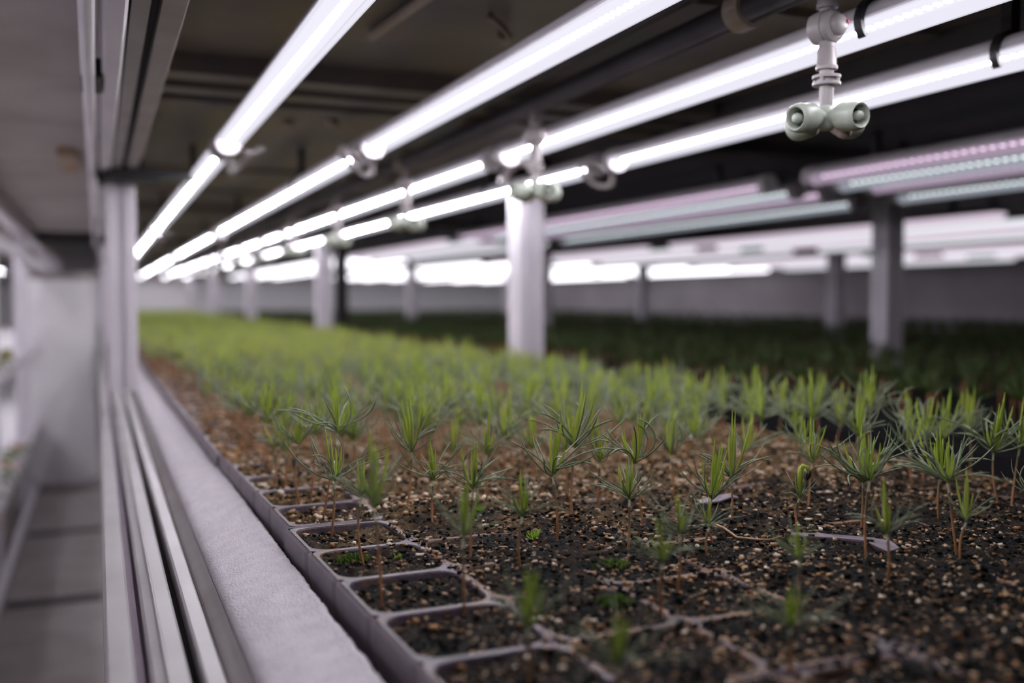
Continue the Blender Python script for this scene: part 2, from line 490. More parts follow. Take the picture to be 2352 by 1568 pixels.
PY = [1.40, 2.88, 4.36, 5.84, 7.3]
for i, y in enumerate(PY):
    post(0.605, y, 0.043, ZF + 0.001, 0.285, ['thick pale post beyond the seedling bed, first of its row', 'pale post second along the far side of the bed', 'pale post third along the far side of the bed',
         'small blurred pale post fourth along the bed', 'tiny blurred pale post at the end of the row'][i], 'posts on the far side of the bed')
    post(0.0290, y, 0.036, 0.0030, 0.268, ['blurred grooved white post between aisle and seedling bed', 'white post behind the grooved one at the aisle, second along', 'white aisle post third along',
         'white aisle post fourth along', 'white aisle post at the far end'][i], 'posts between aisle and bed')
for i, (x, y) in enumerate(((1.37, 1.46), (1.36, 3.0), (1.36, 4.5), (2.14, 2.5), (2.14, 3.7), (2.14, 5.2), (1.36, 6.0))):
    post(x, y, 0.042, ZF + 0.001, 0.31, 'grey lavender post standing among the benches past the pale posts', 'posts among the far benches', None, False)
post(0.672, 2.95, 0.034, ZF + 0.001, 0.30, 'dark narrow post behind the second pale post of the bed', 'dark post', M['black'], False)

dk = thing('upper_deck', 'dark stained metal deck over the seedling bed carrying the lamps', 'shelf', (0, 0, 0.335))
MB().box(0.05, 0.66, 0.1, 7.6, 0, 0.012).build('deck_sheet', M['deck'], dk)
for y in (1.0, 2.42, 3.82, 5.22, 6.62):
    rb = MB()
    for o in (-0.065, 0.0, 0.065): rb.box(0.05, 0.62, y + o - 0.017, y + o + 0.017, -0.017, 0.0)
    rb.build('cross_rib', M['deck'], dk)
for y in (0.62, 1.7, 2.05, 3.1):
    MB().box(0.05, 0.62, y - 0.012, y + 0.012, -0.006, 0.0).build('cross_rib', M['deck'], dk)
MB().prism([(0.628, -0.04), (0.66, -0.04), (0.66, -0.034), (0.634, -0.034), (0.634, 0), (0.628, 0)], 0.1, 7.6).build('side_flange', M['deck_dark'], dk)
bm_ = thing('deck_beam', 'taupe aluminium beam with a black slot along the aisle edge of the deck', 'beam', (0, 0.05, 0.285))
MB().prism([(0.020, 0.0), (0.0300, 0.0), (0.0300, 0.012), (0.0360, 0.012), (0.0360, 0.0), (0.049, 0.0), (0.050, 0.002), (0.050, 0.05), (0.020, 0.05)], 0, 7.4).build('beam_body', M['alu_taupe'], bm_)
MB().box(0.0302, 0.0358, 0, 7.4, 0.0095, 0.0118).build('slot', M['groove'], bm_)
MB().prism([(0.007, -0.002), (0.0165, -0.002), (0.0185, 0.0), (0.0185, 0.05), (0.005, 0.05), (0.005, 0.0)], 0, 7.4).build('edge_strip', M['alu'], bm_)
cd = thing('conduit', 'pale conduit with dark gaps running beside the deck beam on the aisle edge', 'pipe', (-0.004, 0.1, 0.283))
MB().tube([(0, 0, 0), (0.001, 0.4, 0.001), (0.0, 0.62, 0), (0.0, 1.5, 0.0), (0, 3.2, 0)], 0.0048, 10).build('conduit_pipe', M['alu'], cd, smooth=True)
for y in (0.28, 0.72, 1.3, 2.2):
    MB().box(-0.005, 0.010, y - 0.03, y + 0.03, -0.002, 0.012).build('dark_gap', M['groove'], cd)  # black blocks stand in for the shadowed gaps beside the conduit
jb = thing('corner_bracket', 'black bracket block where the deck beam meets the grooved white post', 'bracket', (0.045, 1.36, 0.268))
MB().box(-0.035, 0.03, -0.015, 0.02, 0, 0.017).box(0.0, 0.075, -0.01, 0.02, 0.006, 0.017).build('bracket_plate', M['black'], jb)

# pipes above the sprinklers
wp = thing('water_pipe', 'dark water pipe the sprinklers hang from, under the deck', 'pipe', (0.39, 0.2, 0.307))
MB().tube([(0, 0, 0), (0, 3.4, 0), (0, 6.8, 0)], 0.0095, 14).build('pipe_body', M['pipe'], wp, smooth=True)
for y in (0.345, 1.12, 2.5):
    p = MB(); p.prism(arc(0.013, -210, 30, 16) + arc(0.0098, 30, -210, 16), y - 0.008, y + 0.008); p.box(-0.004, 0.004, y - 0.006, y + 0.006, 0.009, 0.028)
    p.build('pipe_clip', M['tan'], wp)
wc = MB().tube([(0, 0, 0), (0.002, 0.8, -0.002), (-0.002, 1.7, 0), (0, 6.5, 0)], 0.0042, 8).build('wire_cable', M['pipe'], smooth=True)
wc.location = (0.362, 0.25, 0.319)
tag(wc, 'thin dark cable running beside the water pipe under the deck', 'cable')
rd = MB().tube([(0.2045, 0.785, 0.3295), (0.2165, 0.63, 0.3295), (0.222, 0.5, 0.3305)], 0.0042, 10).build('tie_rod', M['tan'], smooth=True)
tag(rd, 'short tan rod lying against the dark deck between the first two lamp rows', 'rod')
lw = MB().tube([(0.274, 0.706, 0.333), (0.283, 0.70, 0.324), (0.294, 0.712, 0.321), (0.303, 0.74, 0.324), (0.306, 0.76, 0.333)], 0.003, 8).build('wire_loop', M['tan'], smooth=True)
tag(lw, 'small curled tan wire hanging from the dark deck by the second lamp row', 'wire')
for i, (x, y) in enumerate(((0.215, 1.22), (0.262, 1.19))):
    s_ = MB().lathe([(0.002, 0.0), (0.0062, 0.002), (0.0075, 0.006), (0.0075, 0.0092)], 14).build('deck_bolt', M['tan'], smooth=True)
    s_.location = (x, y, 0.3258)
    tag(s_, ('round tan bolt under the deck just past the cross ribs', 'second round tan bolt, closer to the second lamp row')[i], 'bolt')

# ------------------------------------------------------------------ sprinklers
def make_sprinkler():
    t = thing('sprinkler', 'pale hanging four nozzle sprinkler in focus before two LED tubes', 'sprinkler', (0, 0, 0), 'sprinklers under the water pipe')
    zc = 0.0          # the cross of nozzles is at local z = 0
    MB().lathe([(0.0040, 0.056), (0.0056, 0.0565), (0.0058, 0.0585), (0.0052, 0.060), (0.0050, 0.067), (0.0050, 0.082)], 22).build('upper_socket', M['plastic'], t, auto=35)
    MB().lathe([(0.0038, 0.040), (0.0038, 0.057)], 18).build('neck', M['plastic'], t, auto=35)
    ax = Vector((0.22, -0.97, 0.0)).normalized()        # the valve faces out of the bed
    Q = ax.to_track_quat('Z', 'Y').to_matrix().to_4x4()
    Mv = Matrix.Translation((0, 0, 0.0462)) @ Q
    vb = MB().lathe([(0.0060, -0.0082), (0.0086, -0.0068), (0.0093, -0.003), (0.0093, 0.0012), (0.0088, 0.0016), (0.0088, 0.0024), (0.0093, 0.003), (0.0088, 0.0050), (0.0066, 0.0066), (0.0064, 0.0062),
                     (0.0062, 0.0062), (0.0058, 0.0082), (0.0045, 0.0098), (0.0020, 0.0108)], 30, Mv).build('valve_body', M['plastic'], t, auto=30)
    Md = Mv @ Matrix.Translation((0.0026, 0.0012, 0.0096)) 
    MB().lathe([(0.0011, 0.0), (0.0011, 0.0014), (0.0006, 0.0018)], 12, Md).build('red_mark', M['red'], vb)
    MB().lathe([(0.0057, 0.0228), (0.0058, 0.0245), (0.0051, 0.0255), (0.0050, 0.0345), (0.0044, 0.0352), (0.0042, 0.0400)], 22).build('lower_socket', M['plastic'], t, auto=35)
    MB().lathe([(0.0036, 0.0), (0.0037, 0.0235)], 18).build('stem_pipe', M['plastic'], t, auto=35)
    fl_ = MB()
    fl_.lathe([(0.0074, 0.0142), (0.0074, 0.0158)], 24).lathe([(0.0074, 0.0180), (0.0074, 0.0196)], 24).lathe([(0.0050, 0.0155), (0.0050, 0.0182)], 18)
    for k in range(4):
        a = k * PI / 2 + 0.5
        c, s = math.cos(a), math.sin(a)
        fl_.lathe([(0.0014, 0.0156), (0.0014, 0.0182)], 8, Matrix.Translation((0.0058 * c, 0.0058 * s, 0)))
    fl_.build('clip_ring', M['plastic'], t, auto=30)
    MB().lathe([(0.0030, -0.0105), (0.0062, -0.0085), (0.0066, -0.003), (0.0052, 0.001), (0.0037, 0.003)], 20).build('hub', M['nozzle'], t, smooth=True)
    for k in range(4):
        a = math.radians(-82 + 90 * k)
        d = Vector((math.cos(a), math.sin(a), -0.10)).normalized()
        Mn = Matrix.Translation((0, 0, -0.0035)) @ d.to_track_quat('Z', 'Y').to_matrix().to_4x4()
        nz = MB().lathe([(0.0044, 0.002), (0.0048, 0.0088), (0.0054, 0.0094), (0.0076, 0.0106), (0.0081, 0.0135), (0.0081, 0.0200), (0.0076, 0.0222), (0.0066, 0.0234), (0.0058, 0.0228), (0.0052, 0.0165), (0.0010, 0.0160)], 26, Mn).build(
            'nozzle', M['nozzle'], t, auto=40)
        MB().lathe([(0.0050, 0.0170), (0.0050, 0.0174)], 16, Mn).build('nozzle_mouth', M['hole'], nz)
        MB().lathe([(0.0010, 0.016), (0.0022, 0.0195), (0.0028, 0.0215), (0.0024, 0.0232), (0.0011, 0.0240)], 14, Mn).build('nozzle_tip', M['nozzle'], nz, smooth=True)
        su = Mn @ Vector((0, 0, 0.0165))
        MB().lathe([(0.0016, 0.0), (0.0016, 0.0006)], 10, Matrix.Translation((su.x, su.y, su.z + 0.0078))).build('nozzle_slot', M['hole'], nz)
    MB().lathe([(0.0012, 0.0), (0.0034, 0.002), (0.0042, 0.006), (0.0034, 0.009), (0.0012, 0.0105)], 16, Matrix.Translation((0.003, -0.003, -0.0075)) @ Vector((0.55, -0.5, -0.62)).to_track_quat('Z', 'Y').to_matrix().to_4x4()).build('drain_plug', M['nozzle_pink'], t, smooth=True)
    return t

SPY = [0.466, 0.880, 1.315, 1.74, 2.17, 2.60, 3.03, 3.46, 3.89, 4.32]
spr = make_sprinkler()
for i, y in enumerate(SPY):
    s = spr if i == 0 else copy_tree(spr)
    s.location = (0.39, y, 0.2285); s.scale = (1.08, 1.08, 1.04)
    s.rotation_euler.z = 0 if i == 0 else R.uniform(-0.3, 0.3)
    if i: s['label'] = ['', 'soft pale sprinkler hanging before the thick pale post', 'blurred pale sprinkler third along the water pipe', 'blurred pale sprinkler fourth along, above the dark narrow post'][i] if i < 4 else \
        'tiny blurred sprinkler far along the water pipe between the lamp rows'
    if i >= 4: s['group'] = 'distant sprinklers along the pipe'

# ------------------------------------------------------------------ aisle side
er = thing('edge_rail', 'grooved white aluminium rail along the aisle edge of the seedling bed', 'rail', (0, -0.1, -0.025))
MB().prism([(0.0, -0.03), (0.0112, -0.03), (0.0112, 0.0), (0.0100, 0.002), (0.0015, 0.002), (0.0, 0.0)], 0, 7.4).build('outer_lip', M['rail'], er)
MB().prism([(0.0112, -0.03), (0.0165, -0.03), (0.0165, -0.006), (0.0112, -0.006)], 0, 7.4).build('dark_channel', mat('mauve_channel', (0.14, 0.085, 0.14), 0.5), er)
MB().prism([(0.0165, -0.03), (0.0308, -0.03), (0.0308, -0.001), (0.0296, 0.0005), (0.0235, 0.0005), (0.0228, 0.0022), (0.0222, 0.0022), (0.0215, 0.0005), (0.0178, 0.0), (0.0165, -0.0015)], 0, 7.4).build('middle_band', M['rail'], er)
MB().prism([(0.0308, -0.03), (0.0352, -0.03), (0.0352, -0.009), (0.0308, -0.009)], 0, 7.4).build('slot', M['groove'], er)
MB().prism([(0.0352, -0.03), (0.0430, -0.03), (0.0430, -0.0005), (0.0420, 0.001), (0.0362, 0.001), (0.0352, 0.0)], 0, 7.4).build('inner_band', M['rail'], er)
MB().prism([(0.0430, -0.03), (0.0442, -0.03), (0.0442, -0.006), (0.0430, -0.006)], 0, 7.4).build('seam', M['groove'], er)
MB().prism([(0.0442, -0.03), (0.0525, -0.03), (0.0525, 0.0005), (0.0515, 0.002), (0.0450, -0.002), (0.0442, -0.003)], 0, 7.4).build('foam_stop', M['alu_taupe'], er)

# foam strip: broad top, crumbly ridge along the trays
ys = np.concatenate([np.arange(0.12, 1.0, 0.0022), np.arange(1.0, 7.2, 0.02)])
prof = [(0.0528, -0.040), (0.0528, -0.022), (0.0534, -0.0195), (0.0555, -0.0178)] + [(0.0555 + (0.0872 - 0.0555) * t, -0.0178 + 0.0085 * t ** 0.8) for t in np.linspace(0.06, 1, 18)] + [(0.0885, -0.0100), (0.0892, -0.0115), (0.0895, -0.014), (0.0895, -0.040)]
px, pz = np.array([p[0] for p in prof]), np.array([p[1] for p in prof])
X, Y = np.meshgrid(px, ys); Z = np.tile(pz, (len(ys), 1))
X = X + (X > 0.056) * (-0.0071 * np.clip(Y - 0.32, 0, 2.2)) * (X - 0.0528) / 0.036 - 0.0010
top = np.clip((Z + 0.022) / 0.004, 0, 1)
rough_ = 0.35 + 0.9 * np.clip((X - 0.078) / 0.01, 0, 1)
Z = Z + top * (0.0021 * fbm(X * 420, Y * 420, 3) * rough_ + 0.0012 * fbm(X * 60, Y * 60, 2))
X = X + np.clip((X - 0.086) / 0.003, 0, 1) * (0.0042 * fbm(Y * 380, Z * 300 + 5, 3)) * top
fo = link('foam_strip', grid_mesh('foam_strip', X, Y, Z, M['foam'], True))
tag(fo, 'crumbly white foam strip wedged between the grooved rail and the seedling trays', 'foam strip')

# aisle: sheet at its end, low deck over it, rack on its other side
pn = thing('hanging_sheet', 'pale white sheet with rounded lower corners closing the end of the aisle', 'sheet', (-0.108, 3.53, ZF))
w2, hb, ht = 0.098, 0.004, 0.665
out = []
for cx, a0 in ((w2 - 0.04, -90), (-w2 + 0.04, 180)):
    pass
out = [(-w2, ht), (-w2, hb + 0.05)] + [(-w2 + 0.05 - 0.05 * math.cos(a), hb + 0.05 - 0.05 * math.sin(a)) for a in np.linspace(0.2, PI / 2, 7)] + \
      [(w2 - 0.05 + 0.05 * math.sin(a), hb + 0.05 - 0.05 * math.cos(a)) for a in np.linspace(0, PI / 2 - 0.2, 7)] + [(w2, hb + 0.05), (w2, ht)]
MB().prism(out, -0.02, 0.02).build('sheet_body', M['panel'], pn)
MB().tube([(-w2, -0.005, ht + 0.01), (w2, -0.005, ht + 0.01)], 0.016, 12).build('top_roll', M['alu_taupe'], pn, smooth=True)
ad = thing('aisle_deck', 'grey brown panel roofing the aisle beside the deck beam', 'panel', (0, 0, 0.335))
MB().box(-0.176, 0.004, 0.1, 3.48, 0, 0.012).build('panel_sheet', mat('grey_brown_panel', (0.42, 0.385, 0.365), 0.6, 0, 0.3, (0.33, 0.29, 0.27), 7, 0.15, 300), ad)
MB().box(-0.176, 0.004, 3.48, 3.52, -0.03, 0.012).build('end_gap', M['groove'], ad)  # black block stands in for the dark gap where the panel ends
MB().box(-0.05, -0.025, 1.55, 1.75, -0.012, 0.0).build('rusty_tab', mat('rusty_tab', (0.42, 0.33, 0.24), 0.6, 0, 0.3, (0.3, 0.16, 0.07), 40), ad)
lr = thing('opposite_rack', 'blurred white rack with rails and shelves across the aisle', 'rack', (-0.18, 0, 0))
for nm, z0, z1, x0, m in (('top_beam', 0.300, 0.345, -0.03, M['alu']), ('lamp_rail', 0.235, 0.252, -0.03, M['alu']), ('bed_rail', -0.05, -0.02, -0.03, M['alu']), ('lower_rail', -0.30, -0.27, -0.02, M['alu']), ('foot_rail', -0.47, -0.44, -0.012, M['alu'])):
    MB().box(x0, 0.0, 0.1, 7.0, z0, z1).build(nm, m, lr)
MB().box(-0.9, -0.03, 0.1, 7.0, -0.055, -0.04).build('shelf', M['panel'], lr)
MB().box(-0.9, -0.03, 0.1, 7.0, 0.335, 0.345).build('top_shelf', M['deck'], lr)
MB().box(-0.9, -0.02, 0.1, 7.0, -0.31, -0.30).build('shelf', M['panel'], lr)
for y in (0.6, 1.4, 2.2, 3.1, 4.4, 5.8):
    MB().box(-0.036, -0.004, y - 0.02, y + 0.02, ZF + 0.001, 0.30).build('upright', M['alu'], lr)
MB().box(-0.92, -0.90, 0.1, 7.0, ZF + 0.001, 0.34).build('back_sheet', M['panel'], lr)
for x, z, what in ((-0.34, -0.0675, 'the lower tier across the aisle'), (0.16, -0.0876, 'the tier below the seedling bed')):  # tubes added to brighten the aisle floor, none known there
    for a, b in ((0.4, 1.75), (1.8, 3.15), (3.2, 4.55)):
        make_lamp('grow_lamp', 'added tube for more floor light, in ' + what, x, z, a, b, 'main_far', 'added tubes of ' + what)
for k in range(46):
    y = 0.5 + k * 0.052
    q = MB()
    for j in range(5):
        a = R.uniform(0, 6.28); l = R.uniform(0.015, 0.05)
        q.tube([(0, 0, 0), (l * math.cos(a) * 0.5, l * math.sin(a) * 0.5, l * 0.5), (l * math.cos(a), l * math.sin(a), R.uniform(-0.01, l * 0.6))], [0.003, 0.004, 0.001], 5)
    o = q.build('weed_tuft', M['moss_dark'] if k % 3 else M['grit_tan'])
    o.location = (-0.19 - R.random() * 0.02, y, -0.27 if k % 2 else -0.02)
    tag(o, 'blurred olive weed tuft caught along the rails across the aisle', 'weed', 'weeds along the rails across the aisle')

# ------------------------------------------------------------------ benches past the posts
for bi, (x0, x1) in enumerate(((0.70, 1.32), (1.40, 2.10), (2.18, 3.12))):
    b = thing('growing_bench', ['dark bench with shaded seedlings just past the pale posts', 'second dark bench past the posts, in the middle', 'dark bench by the grey wall'][bi], 'bench', (0, 0, 0))
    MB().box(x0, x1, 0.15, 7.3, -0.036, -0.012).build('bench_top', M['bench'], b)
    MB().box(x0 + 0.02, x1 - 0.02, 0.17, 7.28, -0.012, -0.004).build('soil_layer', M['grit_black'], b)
    for sx in (x0 + 0.03, x1 - 0.03):
        for y in (0.3, 2.5, 4.8, 7.1):
            MB().box(sx - 0.02, sx + 0.02, y - 0.02, y + 0.02, ZF + 0.001, -0.036).build('leg', M['bench'], b)
    u = thing('upper_deck', ['dark deck above the first bench past the posts', 'dark deck above the second bench past the posts', 'dark deck above the bench by the grey wall'][bi], 'shelf', (0, 0, 0.32))
    MB().box(x0 - 0.03, x1 + 0.03, 0.1, 7.6, 0, 0.012).build('deck_sheet', M['deck_dark'], u)
    for y in (1.1, 2.5, 3.9, 5.3):
        MB().box(x0, x1, y - 0.03, y + 0.03, -0.012, 0).build('cross_rib', M['deck_dark'], u)
nb = thing('growing_bench', 'bench under the seedling trays carrying the foam and rail', 'bench', (0, 0, 0))
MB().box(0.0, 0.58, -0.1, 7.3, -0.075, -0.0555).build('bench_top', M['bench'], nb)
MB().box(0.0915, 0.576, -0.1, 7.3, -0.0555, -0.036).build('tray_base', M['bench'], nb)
for sx in (0.03, 0.55):
    for y in (0.0, 1.4, 2.88, 4.36, 5.84, 7.2):
        MB().box(sx - 0.018, sx + 0.018, y - 0.018, y + 0.018, ZF + 0.001, -0.075).build('leg', M['alu'], nb)

# ------------------------------------------------------------------ trays
TX0, NCX, NCY = 0.0965, 9, 5
PX = 0.0522
PYC = 0.0530
TW, TL = NCX * PX + 0.0008, NCY * PYC + 0.001
TPITCH = 0.2695
EY = [0.0, 0.2575, 0.527, 0.7965, 1.333, 3.0, 9.0]
EX = [0.1040, 0.0968, 0.0898, 0.0838, 0.0800, 0.0700, 0.0700]
def edge(y):
    """where the row of trays has its aisle-side rim: the trays stand a little askew"""
    return np.interp(y, EY, EX)

def make_tray_mesh():
    """cell tray: rounded square cells, walls down, outer skirt; local origin at its corner, rim at z = 0"""
    mb = MB()
    hx, hy = PX / 2, PYC / 2
    wall, rc, n = 0.0017, 0.0095, 5
    ix, iy = hx - wall, hy - wall
    for i in range(NCX):
        for j in range(NCY):
            cx, cy = i * PX + hx + 0.0004, j * PYC + hy + 0.0005
            inner, outer = [], []
            for sx, sy, a0 in ((1, 1, 0), (-1, 1, 90), (-1, -1, 180), (1, -1, 270)):
                for k in range(n + 1):
                    a = math.radians(a0 + 90 * k / n)
                    inner.append((cx + sx * (ix - rc) + rc * math.cos(a), cy + sy * (iy - rc) + rc * math.sin(a)))
                    ca, sa = math.cos(a), math.sin(a)
                    q = max(abs(ca), abs(sa))
                    outer.append((cx + sx * (hx - rc) + (rc * ca / q), cy + sy * (hy - rc) + (rc * sa / q)))
            m = len(inner)
            vs = [(x, y, 0.0) for x, y in outer] + [(x, y, 0.0) for x, y in inner] + [(cx + (x - cx) * 0.985, cy + (y - cy) * 0.985, -0.0008) for x, y in inner] + \
                 [(cx + (x - cx) * 0.9, cy + (y - cy) * 0.9, -0.022) for x, y in inner]
            fs = []
            for r in range(3):
                for k in range(m):
                    k2 = (k + 1) % m
                    fs.append((r * m + k, r * m + k2, (r + 1) * m + k2, (r + 1) * m + k))
            mb.add(vs, fs, 1 if i == 0 else 2)
    # outer skirt with a small nick between cells and rounded tray corners
    loop = []
    rcn = 0.008
    def side(p0, p1, nseg, nrm):
        for s in range(nseg):
            for t in (0.0, 0.08, 0.5, 0.92):
                f = (s + t) / nseg
                k = 0.0009 if t == 0.0 and s > 0 else 0.0
                loop.append((p0[0] + (p1[0] - p0[0]) * f - nrm[0] * k, p0[1] + (p1[1] - p0[1]) * f - nrm[1] * k))
    side((0, 0), (TW, 0), NCX, (0, -1)); side((TW, 0), (TW, TL), NCY, (1, 0)); side((TW, TL), (0, TL), NCX, (0, 1)); side((0, TL), (0, 0), NCY, (-1, 0))
    def soften(p, z):
        x, y = p
        return (x, y, z)
    m = len(loop)
    g = lambda p, s: (TW / 2 + (p[0] - TW / 2) * s[0], TL / 2 + (p[1] - TL / 2) * s[1])
    o1, o2, o3 = (1.0, 1.0), (1 + 0.003 / TW, 1 + 0.003 / TL), (1 - 0.008 / TW, 1 - 0.008 / TL)
    vs = [(*g(p, o1), 0.0) for p in loop] + [(*g(p, o2), -0.0012) for p in loop] + [(*g(p, o2), -0.010) for p in loop] + [(*g(p, o3), -0.034) for p in loop]
    fs = []
    for r in range(3):
        for k in range(m):
            k2 = (k + 1) % m
            fs.append((r * m + k2, r * m + k, (r + 1) * m + k, (r + 1) * m + k2))
    mb.add(vs, fs, 0)
    return mb.mesh('seedling_tray', [M['tray'], M['tray_rim'], M['tray_dusty']])

tray_me = make_tray_mesh()
TRAYS = []
for k in range(-1, 26):
    o = link('seedling_tray', tray_me)
    y0 = 0.2575 + k * TPITCH + (0.0015 if k == 2 else 0)
    o.location = (float(edge(y0)) + (0.002 if k == 1 else 0), y0, 0)
    o.rotation_euler.z = -math.atan((float(edge(y0 + TL)) - float(edge(y0))) / TL)
    lab = {-1: 'purple grey cell tray at the picture bottom, only its soil and ribs in view', 0: 'purple grey cell tray with the bare side wall beside the crumbly foam',
           1: 'purple grey cell tray between the rounded corner seam and the dark gap', 2: 'cell tray just beyond the dark gap, brown grit on it'}.get(k, 'blurred cell tray farther along the bed, hidden under seedlings')
    tag(o, lab, 'tray', 'seedling trays of the bed' if k < 3 else 'far seedling trays of the bed')

# ------------------------------------------------------------------ soil
def soil_h(x, y):
    xe = x - edge(y); u = xe / PX; v = (y - 0.2575) / PYC
    cell = 1 - np.maximum(np.abs(u - np.floor(u) - 0.5), np.abs(v - np.floor(v) - 0.5)) * 2     # 0 at a wall
    big = fbm(x * 24 + 3, y * 24, 2)
    h = 0.0014 + 0.0085 * big + 0.0050 * fbm(x * 150, y * 150, 5) + 0.0016 * fbm(x * 600, y * 600, 2)
    h -= 0.0042 * np.clip((0.070 - xe) / 0.05, 0, 1)                   # low in the first cells
    h -= 0.0012 * np.clip(1 - cell * 6, 0, 1)
    h -= np.clip((0.0028 - xe) / 0.002, 0, 1) * 0.02
    return h

xs, ys = np.arange(0.0018, 0.469, 0.0011), np.arange(0.14, 0.95, 0.0013)
X, Y = np.meshgrid(xs, ys); X = X + edge(Y)
s1 = link('potting_soil', grid_mesh('potting_soil', X, Y, soil_h(X, Y), M['soil'], True))
tag(s1, 'dark crumbly potting soil filling the near tray cells', 'soil', None, 'stuff')
xs, ys = np.arange(0.0018, 0.469, 0.004), np.arange(0.948, 7.25, 0.009)
X, Y = np.meshgrid(xs, ys); X = X + edge(Y)
s2 = link('potting_soil', grid_mesh('potting_soil', X, Y, soil_h(X, Y), M['soil'], True))
tag(s2, 'brownish potting soil running along the far trays under the seedlings', 'soil', None, 'stuff')

# vermiculite, bark and peat crumbs: nobody could count them
OCT = np.array([(1, 0, 0), (-1, 0, 0), (0, 1, 0), (0, -1, 0), (0, 0, 1), (0, 0, -1)], float)
CUB = np.array([(-1, -1, -1), (1, -1, -1), (1, 1, -1), (-1, 1, -1), (-1, -1, 1), (1, -1, 1), (1, 1, 1), (-1, 1, 1)], float) * 0.62
CF = np.array([(3, 2, 1, 0), (4, 5, 6, 7), (0, 1, 5, 4), (1, 2, 6, 5), (2, 3, 7, 6), (3, 0, 4, 7)])
def scatter(name, n, ylo, yhi, smin, smax, wts, label, bias=1.0, xlim=(0.004, 0.467), lift=0.25, cut=-0.16):
    y = ylo + (yhi - ylo) * NR.rand(n) ** bias
    x = xlim[0] + (xlim[1] - xlim[0]) * NR.rand(n) + edge(y)
    keep = (fbm(x * 30 + 40, y * 30, 3) + 0.75 * (NR.rand(n) - 0.5)) > cut
    x, y = x[keep], y[keep]; n = len(x)
    s = smin + (smax - smin) * NR.rand(n) ** 3.2
    uu = (x - edge(y)) / PX; vv = (y - 0.2575 - 0.005 * np.clip(y - 0.5, 0, 9)) / PYC
    wall_d = np.minimum((0.5 - np.abs(uu - np.floor(uu) - 0.5)) * PX, (0.5 - np.abs(vv - np.floor(vv) - 0.5)) * PYC)
    z = np.where((wall_d < 0.0022) & (x - edge(y) > 0.05), np.maximum(soil_h(x, y), 0.0), np.maximum(soil_h(x, y), -0.0060)) + s * lift
    a = CUB[None] * (1 + 1.1 * (NR.rand(n, 8, 3) - 0.5))
    a = a * np.stack([1 + 0.8 * NR.rand(n), 0.75 + 0.4 * NR.rand(n), 0.25 + 0.5 * NR.rand(n)], -1)[:, None, :]
    # random rotation: yaw and a tilt
    th, ph = NR.rand(n) * 6.283, (NR.rand(n) - 0.5) * 1.8
    c, si, cp, sp_ = np.cos(th), np.sin(th), np.cos(ph), np.sin(ph)
    ax, ay, az = a[..., 0], a[..., 1], a[..., 2]
    ay, az = ay * cp[:, None] - az * sp_[:, None], ay * sp_[:, None] + az * cp[:, None]
    ax, ay = ax * c[:, None] - ay * si[:, None], ax * si[:, None] + ay * c[:, None]
    co = np.stack([ax, ay, az], -1) * (s * 0.5)[:, None, None] + np.stack([x, y, z], -1)[:, None, :]
    f = (CF[None] + 8 * np.arange(n)[:, None, None]).reshape(-1, 4)
    mi = np.repeat(NR.choice(4, n, p=wts), 6)
    me = bpy.data.meshes.new(name); np_mesh(me, co.reshape(-1, 3), f, False, mi)
    for k in ('grit_tan', 'grit_pale', 'grit_brown', 'grit_black'): me.materials.append(M[k])
    return tag(link(name, me), label, 'grit', None, 'stuff')
scatter('vermiculite_grit', 30000, 0.20, 0.80, 0.0005, 0.0034, [0.40, 0.20, 0.26, 0.14], 'tan and pale vermiculite grit scattered over the near soil', 0.9, cut=0.12)
scatter('vermiculite_grit', 18000, 0.54, 1.9, 0.0010, 0.0050, [0.62, 0.26, 0.12, 0.0], 'tan and rust brown grit over the middle trays', 1.3)
scatter('bark_grit', 2600, 0.78, 2.6, 0.003, 0.009, [0.2, 0.0, 0.8, 0.0], 'rust brown bark crumbs along the tray edge past the dark gap', 1.2, (0.004, 0.070), 0.2)
scatter('peat_crumbs', 40000, 0.18, 0.75, 0.0005, 0.0030, [0.0, 0.0, 0.06, 0.94], 'black peat crumbs over the near cells', 1.2)

# ------------------------------------------------------------------ seedlings
def needle(mb, base, az, el0, el1, L, r, n=7, sides=5, curl=0.0):
    """one needle: leaves the whorl at elevation el0, ends at el1, turning sideways by curl"""
    p = Vector(base); pts = [p.copy()]
    for i in range(n - 1):
        t = i / (n - 2)
        el = el0 + (el1 - el0) * t; a = az + curl * t
        p = p + Vector((math.cos(a) * math.cos(el), math.sin(a) * math.cos(el), math.sin(el))) * (L / (n - 1))
        pts.append(p.copy())
    rr = [r * (0.75 if i == 0 else 1.0 if i < n - 2 else 0.8 if i < n - 1 else 0.22) for i in range(n)]
    mb.tube(pts, rr, sides, 0, False)

